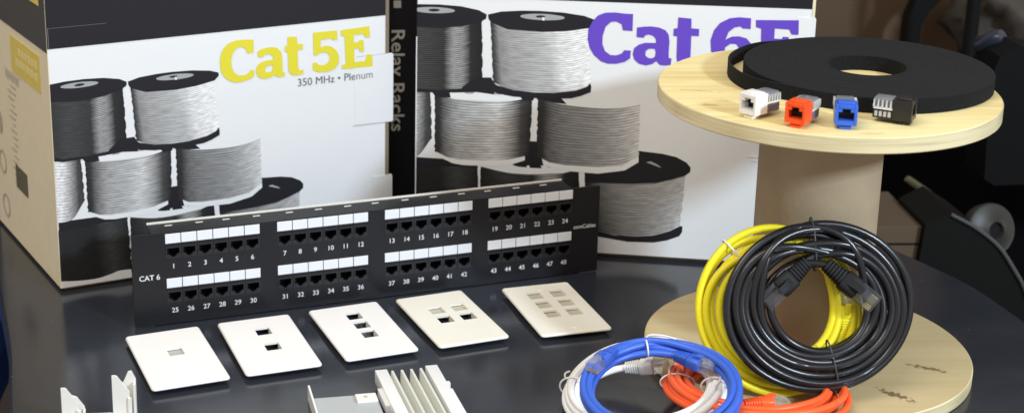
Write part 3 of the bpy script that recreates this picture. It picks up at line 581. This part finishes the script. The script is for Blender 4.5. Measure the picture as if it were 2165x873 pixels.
# ------------------------------------------------------------------ hook tape roll on top
VX, VY, VR, VH = 453.5, 1320, 103.5, 13.5
vt = thing('tape_roll', 'flat wide roll of black hook and loop tape lying on the top disc', 'tape roll', (VX, VY, SH+.3))
prof = []; rnd = random.Random(9)
q = MB(); ro = [] 
r = 33.0; zz = 0; top = []
while r < VR-1.4:
    top.append((r, VH-.5+rnd.uniform(-.1, .1))); top.append((r+.75, VH-.36+rnd.uniform(-.1, .1))); r += 1.55
prof = [(33, .2)]+top+[(VR-.2, VH-.6), (VR, VH-1.2), (VR, .4), (VR-.6, .2)]
q.lathe(prof, 120, closed=True); q.done('tape_coil', M['velcro'], vt, smooth=True)
pth = smooth_path([(-22, 99.5, 0), (-50, 90, 0), (-74, 82, 0), (-95, 62, 0), (-110, 36, 0), (-116, 6, 0), (-113, -22, 0), (-104, -42, 0), (-92, -54, 0), (-80, -64.5, 0)], 8)
q = MB(); vs = []
for i, p in enumerate(pth):
    tg = (pth[min(i+1, len(pth)-1)]-pth[max(i-1, 0)]).normalized(); nn = Vector((-tg.y, tg.x, 0))*.8
    hh = VH-.6
    vs.append([q.bm.verts.new((p+nn+Vector((0, 0, .2)))*MM), q.bm.verts.new((p+nn+Vector((0, 0, hh)))*MM), q.bm.verts.new((p-nn+Vector((0, 0, hh)))*MM), q.bm.verts.new((p-nn+Vector((0, 0, .2)))*MM)])
for a, b in zip(vs[:-1], vs[1:]):
    for k in range(4): q.bm.faces.new([a[k], a[(k+1) % 4], b[(k+1) % 4], b[k]])
q.bm.faces.new(vs[0]); q.bm.faces.new(vs[-1][::-1])
q.done('loose_end', M['velcro'], vt, smooth=True)

# ------------------------------------------------------------------ keystone jacks
def jack(x, y, yaw, col, label, strip=None):
    """local: port face at y=0 looking to -y; runs back to y=30"""
    t = thing('keystone_jack', label, 'keystone jack', (x, y, SH+.2), yaw, 'keystone jacks lined up on the top disc')
    B = MB(); W = 8.3; z0, z1 = 3.4, 20
    # housing shell: four walls and back round the port
    B.box(-W, -5.9, 0, 15, z0, z1, bevel=.5); B.box(5.9, W, 0, 15, z0, z1, bevel=.5)
    B.box(-5.9, 5.9, 0.3, 15, z0, 7.2); B.box(-5.9, 5.9, 0.0, 15, 16.8, z1, bevel=.4)
    B.box(-5.9, -3.2, .2, 15, 14.2, 16.8); B.box(3.2, 5.9, .2, 15, 14.2, 16.8)
    B.box(-5.9, 5.9, 11, 15, 7.2, 16.8)
    B.box(-6.5, 6.5, 2, 13, z1, z1+1.2, bevel=.4)
    B.done('housing', col, t, smooth=True)
    q = MB(); q.box(-5.85, 5.85, 9, 10.9, 7.3, 14.1)
    for k in range(8): q.box(-4.4+k*1.2, -4.0+k*1.2, 3, 9, 12.4, 12.9)
    q.done('port_contacts', M['socket'], t)
    q = MB(); q.box(-4.5, 4.5, 1.5, 10, .1, 2.2, bevel=.3); q.box(-4.5, 4.5, 8.2, 10, 2.2, 3.5); q.done('latch', col, t, smooth=True)
    q = MB(); q.box(-W+.4, W-.4, 15.1, 30, z0+.3, 11, bevel=.4); q.done('terminal_block', strip or M['jack_white'], t, smooth=True)
    q = MB(); q.box(-W+.2, W-.2, 15.2, 29.6, 11.1, 12.6); q.done('terminal_rim', M['jack_white'], t)
    q = MB()
    for k in range(5):
        yy = 15.6+k*3.2
        for s in (-1, 1): q.prism([(yy, 12.7), (yy+1.5, 12.7), (yy+1.1, 18.6), (yy+.4, 18.6)], s*(W-.4)-.9, s*(W-.4)+.9, axis='x')
    q.done('terminal_teeth', M['jack_teeth'], t)
    q = MB(); q.box(-W+1.6, W-1.6, 15.3, 30, 12.7, 19.6, bevel=.8); q.done('dust_cap', M['jack_clearcap'], t, smooth=True)
    for s in (-1, 1):
        q = MB()
        for k in range(4):
            xx = s*(W-.42); q.box(min(xx, xx+s*.25), max(xx, xx+s*.25), 16+k*3.4, 18.2+k*3.4, 5.2, 9.4)
        q.done('colour_code', M['jack_code'+str(k % 1)] if False else (CODES[0] if s < 0 else CODES[1]), t)
    return t
CODES = [mat('code_pale', (.45, .44, .42), .5), mat('code_blue', (.10, .13, .30), .5)]
jack(322.5, 1207.5, R_(-54), M['jack_white'], 'white keystone jack, leftmost on the top disc', M['jack_brown'])
jack(353, 1181, R_(-38), M['jack_orange'], 'orange red keystone jack beside the white one on the disc', M['jack_brown'])
jack(391.5, 1175.5, R_(-14), M['jack_blue'], 'blue keystone jack facing forward on the disc', M['jack_blue'])
jack(449, 1189, R_(58), M['jack_black'], 'black keystone jack turned to show its wire terminals', M['jack_black'])

# ------------------------------------------------------------------ coiled patch cables
def lookm(center, tiltx, yaw=0, rolly=0):
    """ring plane: tiltx=0 lies flat, 90 stands facing the camera"""
    return T(*center) @ Matrix.Rotation(yaw, 4, 'Z') @ Matrix.Rotation(rolly, 4, 'Y') @ Matrix.Rotation(tiltx, 4, 'X')
def boot_mesh(L=24):
    q = MB(); n = 10; prev = None
    # neck with ribs -> flared hood
    secs = []
    y = 0
    for k in range(6):
        a = 3.4+.22*k; secs += [(y, a+.7, a+.5), (y+1.3, a+.7, a+.5), (y+1.35, a-.3, a-.4), (y+2.0, a-.3, a-.4)]; y += 2.05
    secs += [(y, 5.6, 4.6), (y+1, 6.3, 5.2), (y+9, 6.4, 5.3), (y+11, 6.0, 4.9)]
    rings = []
    for yy, a, b in secs:
        rr = rrect(-a, a, -b, b, min(a, b)*.45, 3); rings.append([q.bm.verts.new(Vector((p, yy, s))*MM) for p, s in rr])
    for A_, B_ in zip(rings[:-1], rings[1:]):
        n = len(A_)
        for i in range(n): q.bm.faces.new([A_[i], A_[(i+1) % n], B_[(i+1) % n], B_[i]])
    q.bm.faces.new(rings[0]); q.bm.faces.new(rings[-1][::-1])
    q.prism([(y+3, 5.2), (y+10, 5.2), (y+13, 8.4), (y+8, 8.2)], -2.2, 2.2, axis='x')
    return q, y+11
def ringp(R, sx, sy, th, dr, dh): return Vector(((R+dr)*sx*math.cos(th), (R+dr)*sy*math.sin(th), dh))
def coil(label, colour, mtx, Rm, sx, sy, turns, rc, slots, a0, a1, seed, ties, tie_m, wob=1.2, inr=(-9, -9), boots=(True, True), group='coiled patch cables', gather=None, boot_m=None, enddh=0, inb=.30, bs=1.0, plug_m=None):
    t = thing('patch_cable', label, 'network cable', mtx=mtx, group=group)
    rnd = random.Random(seed); cm = M['cable_'+colour]
    th0 = R_(a0); th1 = R_(a1)+2*math.pi*turns; N = int((th1-th0)/R_(5))
    ph = [(rnd.uniform(0, 6.28), rnd.uniform(.4, 1)*wob, rnd.uniform(0, 6.28)) for _ in slots]+[(0, 0, 0)]
    brk = [2*math.pi*(k+1)+R_(90)+rnd.uniform(-.9, .9) for k in range(len(slots))]
    pts = []
    for i in range(N+1):
        th = th0+(th1-th0)*i/N
        x = 0.0
        for b in brk: x += 1/(1+math.exp(-(th-b)/.36))
        k = min(int(x), len(slots)-1); f = x-int(x); k2 = min(k+1, len(slots)-1)
        f = f*f*(3-2*f)
        dr = slots[k][0]*(1-f)+slots[k2][0]*f; dh = slots[k][1]*(1-f)+slots[k2][1]*f
        dr += ph[k][1]*math.sin(2*th+ph[k][0])*(1-f)+ph[k2][1]*math.sin(2*th+ph[k2][0])*f
        dh += math.sin(math.pi*f)*rc*1.2 + .5*wob*math.sin(3*th+ph[k][2])
        g0 = min(1, (th-th0)/1.0); g1 = min(1, (th1-th)/1.0)
        dr += inr[0]*(1-g0)**1.5 + inr[1]*(1-g1)**1.5; dh += enddh*((1-g0)+(1-g1))
        if gather: 
            c = .5+.5*math.cos(th-gather[0]); dr *= 1-gather[1]*c*c
        pts.append(ringp(Rm, sx, sy, th, dr, dh))
    me = tube_mesh([pts], rc, 4); link('cable_jacket', me, cm, t)
    for e, on in ((0, boots[0]), (1, boots[1])):
        if not on: continue
        p = pts[0] if e == 0 else pts[-1]; d = (pts[0]-pts[3]) if e == 0 else (pts[-1]-pts[-4]); d.normalize()
        inw = (-Vector((p.x, p.y, 0))).normalized(); d = (d+inw*(inb[e] if isinstance(inb, tuple) else inb)).normalized()
        zz = Vector((0, 0, 1)); xx = d.cross(zz).normalized(); zz = xx.cross(d)
        bm_ = Matrix((xx, d, zz)).transposed().to_4x4(); bm_ = bm_ @ Matrix.Scale(bs, 4); bm_.translation = (p-d*1.5)*MM
        q, yl = boot_mesh(); b = q.done('connector_boot', boot_m or cm, t, bm_, smooth=True)
        q = MB(); q.box(-5.8, 5.8, yl-2, yl+13, -4, 3.4, bevel=.5); q.prism([(yl+0, 3.6), (yl+12, 3.6), (yl+12, 4.6), (yl+1, 7.4)], -2.4, 2.4, axis='x'); q.done('plug', plug_m or M['clear'], t, bm_)
        q = MB()
        for k in range(8): q.box(-4.5+k*1.2, -3.9+k*1.2, yl+8, yl+12.6, -4.3, -3.2)
        q.done('plug_contacts', M['gold'], t, bm_)
    for (ta, wr, wh, off, tail) in ties:
        th = R_(ta); c = ringp(Rm, sx, sy, th, off, sum(q_[1] for q_ in slots)/len(slots)); rad = Vector((math.cos(th), math.sin(th), 0)); lp = []
        for i in range(25):
            a = 2*math.pi*i/24; lp.append(c+rad*wr*math.cos(a)+Vector((0, 0, wh*math.sin(a))))
        paths = [lp]
        if tail:
            st = c+rad*wr*.5+Vector((0, 0, wh*.95)); tg = Vector((-rad.y, rad.x, 0))
            paths.append(smooth_path([st, st+Vector((0, 0, 2.5))-tg*tail*.3, st+Vector((0, 0, 2))-tg*tail-rad*tail*.15, st+Vector((0, 0, 1))-tg*tail*1.6-rad*tail*.5], 5))
        link('cable_tie', tube_mesh(paths, .75, 2), tie_m, t)
    return t
def pack(cols, rows, d, rnd_=None):
    out = []
    for r in range(rows):
        for c in range(cols): out.append(((c-(cols-1)/2)*d+(r % 2)*d*.5, (r-(rows-1)/2)*d*.86))
    return out
rs = random.Random(11)
# black coil
sl = [(-17.5, 0), (18, 0), (-11.5, 1), (12, 1.5), (-5.8, 0), (6, 1), (0, 1.5), (-14.5, -5.5), (9, -5.2), (15, -5.5), (-3, -5.2), (3, -5.6)]
coil('black cable coil, biggest, leaning on the cardboard core', 'black', lookm((391.5, 1203, 90.5), R_(90-20), R_(3)), 59.5, 1.0, .865, 11, 3.35, sl, 79, 104, 5,
     [(92, 22, 6.8, -1, 0), (-80, 22, 6.8, -1, 0)], M['tie_black'], wob=2.0, inr=(-4, -20), enddh=4, inb=(.55, .15), bs=1.38, plug_m=M['clear_dim'], boot_m=M['boot_black'])
# yellow coil
sl = [(-12, 0), (11, 0), (-6, 2), (5.5, 2), (0, 0), (8, -4.5), (-9, -4.5)]
coil('yellow cable coil standing behind the black coil', 'yellow', lookm((363.5, 1219, 80.5), R_(90-22), R_(0)), 56.0, 1.0, 1.02, 6, 3.2, sl, 265, -18, 8,
     [(128, 16.5, 8.5, 0, 0)], M['tie_white'], wob=1.2, inr=(-8, -6), boots=(False, True), enddh=3)
# orange coil
sl = [(-11, 0), (10, 0), (-5, 3), (4, 3), (0, -2), (-8, 6), (6, 7), (0, 8)]
coil('orange cable coil lying on the edge of the bottom disc', 'orange', lookm((342, 1193, 20), R_(-3), 0), 64.0, 1.0, .93, 7, 3.0, sl, 60, 248, 3,
     [(2, 15, 8, 0, 0), (172, 14, 8, 0, 12)], M['tie_white'], wob=1.5, inr=(-8, -12), boots=(False, True))
# white coil
sl = [(-6.5, -2), (6.5, -2), (0, -3), (-4, 3), (4, 3.5), (0, 7), (-7, 3)]
coil('white cable coil lying nearly flat under the blue coil', 'white', lookm((249, 1192, 22), R_(6), 0, R_(-12)), 59, 1.0, 1.0, 6, 2.9, sl, 100, 60, 21,
     [(160, 12, 10, 0, 5), (-20, 12, 10, 0, 8)], M['tie_white'], wob=1.5, inr=(-12, -5), boots=(True, False))
# blue coil
sl = [(-3.3, 0), (3.4, .3), (-2.6, 5.6), (3.8, 5.7)]
coil('blue cable coil tilted on top of the white coil', 'blue', lookm((254, 1152, 40), R_(8), 0, R_(-6)), 58.3, 1.0, 1.0, 4, 2.95, sl, 63, 121, 31,
     [(90, 8.2, 7.2, 0, 15)], M['tie_white'], wob=1.3, inr=(-5, -6), enddh=1)

# ------------------------------------------------------------------ white raceway bracket (front left)
br = thing('plastic_bracket', 'milky white plastic bracket with two upright slanted prongs at the front left', 'bracket', (-230, 1172, 0), R_(4))
def prong(x, h, peak):
    q = MB()
    q.prism([(0, 4), (14, 4), (14, h-15), (4.2, h-.6), (2.8, h), (0, h)], -1.8, .4, axis='y')
    q.done('prong', M['ivory_plastic'], br, T(x, 0, 0))
    q = MB()
    if peak: q.prism([(7, 4), (19, 4), (19, h-6), (15.8, h+1.2), (13, h+.8), (9, h-8), (7, h-10)], 3.6, 5.6, axis='y')
    else: q.prism([(7, 4), (18, 4), (18, h-20), (12, h-11), (7, h-9)], 3.6, 5.6, axis='y')
    q.box(17, 18.8, -2.2, 3.5, 4, h-(8 if peak else 21), bevel=.3)
    q.box(12.2, 15.6, -3.6, -1.9, 4, h-19, bevel=.8)
    return q.done('prong_web', M['ivory_plastic'], br, T(x, 0, 0))
prong(0, 35.5, 0)
prong(41.5, 45, 1)
q = MB(); q.box(-2, 64, -14, 6, .4, 3.9, bevel=.5); q.done('base', M['ivory_plastic'], br, smooth=True)
q = MB(); q.box(20, 41, -1.5, .5, 4, 11.5); q.done('cross_rib', M['ivory_plastic'], br)

# ------------------------------------------------------------------ finned wiring block and tray
wb = thing('wiring_block', 'white plastic wiring block with four ridged fins between two rails', 'wiring block', (27, 1243, 0), R_(11))
q = MB(); q.box(0, 55, -150, -14, .4, 4, bevel=.4); q.done('base', M['fin_plastic'], wb)
for x0 in (0, 44.5):
    q = MB(); q.box(x0, x0+10.8, -150, 0, 4, 15.5, bevel=.8)
    if x0: q.box(x0+10.6, x0+14, -34, -29, 5, 13.5); q.box(x0+10.6, x0+13.4, -150, -42, 5, 13)
    else: q.box(-3.5, .2, -60, -28, 5, 12)
    q.done('rail', M['white_plastic'], wb, smooth=True)
for k in range(4):
    x0 = 11.6+k*8.4; q = MB()
    vs = [(-1, -12), (-150, -12)]
    f = [Vector(p) for p in ((x0, -12, 4), (x0+6.6, -12, 4), (x0+4.6, -1.5, 14.2), (x0+2.6, -1.5, 14.2), (x0, -150, 4), (x0+6.6, -150, 4), (x0+4.6, -150, 14.2), (x0+2.6, -150, 14.2))]
    v = [q.bm.verts.new(p*MM) for p in f]
    for idx in ((0, 1, 2, 3), (4, 7, 6, 5), (3, 2, 6, 7), (0, 3, 7, 4), (1, 5, 6, 2), (0, 4, 5, 1)): q.bm.faces.new([v[i] for i in idx])
    q.done('fin', M['fin_plastic'], wb)
tr = thing('plastic_tray', 'shallow grey plastic tray with a thin upright rim beside the finned block', 'tray', (-28.4, 1218, 0), R_(9))
q = MB(); q.box(0, 54, -130, -14, 6, 8.4); q.done('tray_floor', M['grey_plastic'], tr)
q = MB(); q.box(-1.8, -.1, -130, 0, .4, 14, bevel=.3); q.done('tray_rim', M['white_plastic'], tr)
q = MB(); q.box(36, 53.5, -30, -16, 8.5, 10.6, bevel=.4); q.done('tab', M['ivory_plastic'], tr)
q = MB(); q.lathe([(2, 10.65), (1.8, 10.8), (.01, 10.8)], 14); q.done('tab_hole', M['insert'], tr, T(44, -22, 0))

# ------------------------------------------------------------------ dim things behind the table
q = MB(); q.box(560, 978, 2400, 2430, -40, 700); o = q.done('wooden_cabinet', M['brown']); tag(o, 'dim brown wooden cabinet standing behind the reel', 'cabinet')
bx = thing('storage_box', 'tan cardboard box on the floor behind the table edge', 'box', (540, 1700, -740))
q = MB(); q.box(0, 125, 0, 120, 0, 710, bevel=1); q.done('box_body', M['bg_tan'], bx); q = MB(); q.box(2, 124, -1.2, .0, 688, 690); q.done('flap_seam', M['bg_black'], bx)
q = MB(); q.prism([(853, 130), (905, 130), (892, 100), (874, 78), (866, 60), (863, -20), (843, -20), (845, 71), (855, 100)], 2300, 2325, axis='y'); o = q.done('stand_leg', M['bg_black']); tag(o, 'black angled stand leg in front of the brown cabinet', 'stand')
ch = thing('office_chair', 'black office chair with grey round hub at the far right', 'chair', (800, 1720, -740))
def cyl(name, p0, p1, r, m, parent, taper=1.0, n=24):
    p0 = Vector(p0); p1 = Vector(p1); d = p1-p0; qn = Vector((0, 0, 1)).rotation_difference(d).to_matrix().to_4x4(); qn.translation = p0*MM
    q = MB(); L_ = d.length; q.lathe([(r*.82, 0), (r, L_*.08), (r*taper, L_*.92), (r*taper*.82, L_)], n); return q.done(name, m, parent, qn, smooth=True)
q = MB(); q.prism([(-62, 760), (-68, 880), (-60, 905), (-40, 918), (-20, 912), (300, 830), (300, 765), (-50, 752)], 0, 60, axis='y')
bmesh.ops.bevel(q.bm, geom=[e for e in q.bm.edges if len(e.link_faces) == 2 and e.calc_face_angle(0) > .3], offset=6*MM, segments=3, affect='EDGES'); q.done('backrest', M['bg_gloss'], ch, smooth=True)
cyl('armrest', (-62, 60, 901), (-42, 40, 918), 11, M['bg_blue'], ch)
arc = [(-109, 729), (-80, 713), (-51, 690), (-29, 660), (-15, 637), (-2, 606)]
q = MB(); q.prism([(-150, 520), (-139, 676), (-136, 716), (-109, 731)]+arc[1:]+[(6, 520)], -30, 60, axis='y'); q.done('seat_shell', M['bg_black'], ch)
link('seat_trim', tube_mesh([smooth_path([(a, -32, b) for a, b in arc], 6)], 2.4, 3), M['bg_trim'], ch)
q = MB(); q.lathe([(9, 3), (10, 11), (13, 9), (28, 1), (31, 1.5), (31.5, -3), (29, -14)], 44); q.done('round_hub', M['bg_grey'], ch, T(-38.5, 22, 689.5) @ Matrix.Rotation(R_(74), 4, 'X') @ Matrix.Rotation(R_(14), 4, 'Y'), smooth=True)
q = MB(); q.lathe([(8.5, 0), (8.5, 1), (.01, 1)], 20); q.done('hub_core', M['bg_black'], ch, T(-38.5, 22, 689.5) @ Matrix.Rotation(R_(74), 4, 'X') @ Matrix.Rotation(R_(14), 4, 'Y') @ T(0, 0, 5))
cyl('chair_post', (60, 40, 20), (60, 40, 640), 26, M['bg_black'], ch)
o = cyl('black_pole', (0, 0, 0), (0, 0, 1500), 9.5, M['bg_black'], None); o.location = Vector((880, 2150, -740))*MM
tag(o, 'thin black upright pole between brown cabinet and office chair', 'pole')
o = cyl('wooden_rod', (716, 1900, -41), (750, 1895, -64), 4.6, M['olive'], None); tag(o, 'short pale rod poking out of the dark under the top disc', 'rod')
q = MB(); q.prism([(843, -60), (845, -54), (866, -34), (884, -50), (898, -70), (868, -68)], 1990, 2004, axis='y'); q.box(842, 866, 1986, 1989, -56, -51); o = q.done('wood_offcut', M['bg_offcut']); tag(o, 'brown wooden offcut glimpsed in the dark below the reel top', 'wood')
q = MB(); q.box(540, 1150, 2050, 2200, -740, 5, bevel=6); o = q.done('equipment_case', M['bg_fabric']); tag(o, 'black equipment case in the dark behind the reel core', 'case')
bm = bmesh.new(); bmesh.ops.create_icosphere(bm, subdivisions=4, radius=.075)
rnd = random.Random(5); 
from mathutils import noise as mnoise
for v in bm.verts: v.co *= 1+.55*mnoise.noise(v.co*26)+.22*mnoise.noise(v.co*70)
me = bpy.data.meshes.new('bag'); bm.to_mesh(me); bm.free(); o = link('crumpled_bag', me, M['bg_bag'], None, T(985, 2260, 95), smooth=True); tag(o, 'crumpled grey brown bag above the chair at the top right', 'bag')
q = MB(); q.box(-760, -385, 900, 1750, -220, -120, bevel=30); o = q.done('cushion', M['blue_cloth']); tag(o, 'blue cloth cushion below the left table edge', 'cushion')
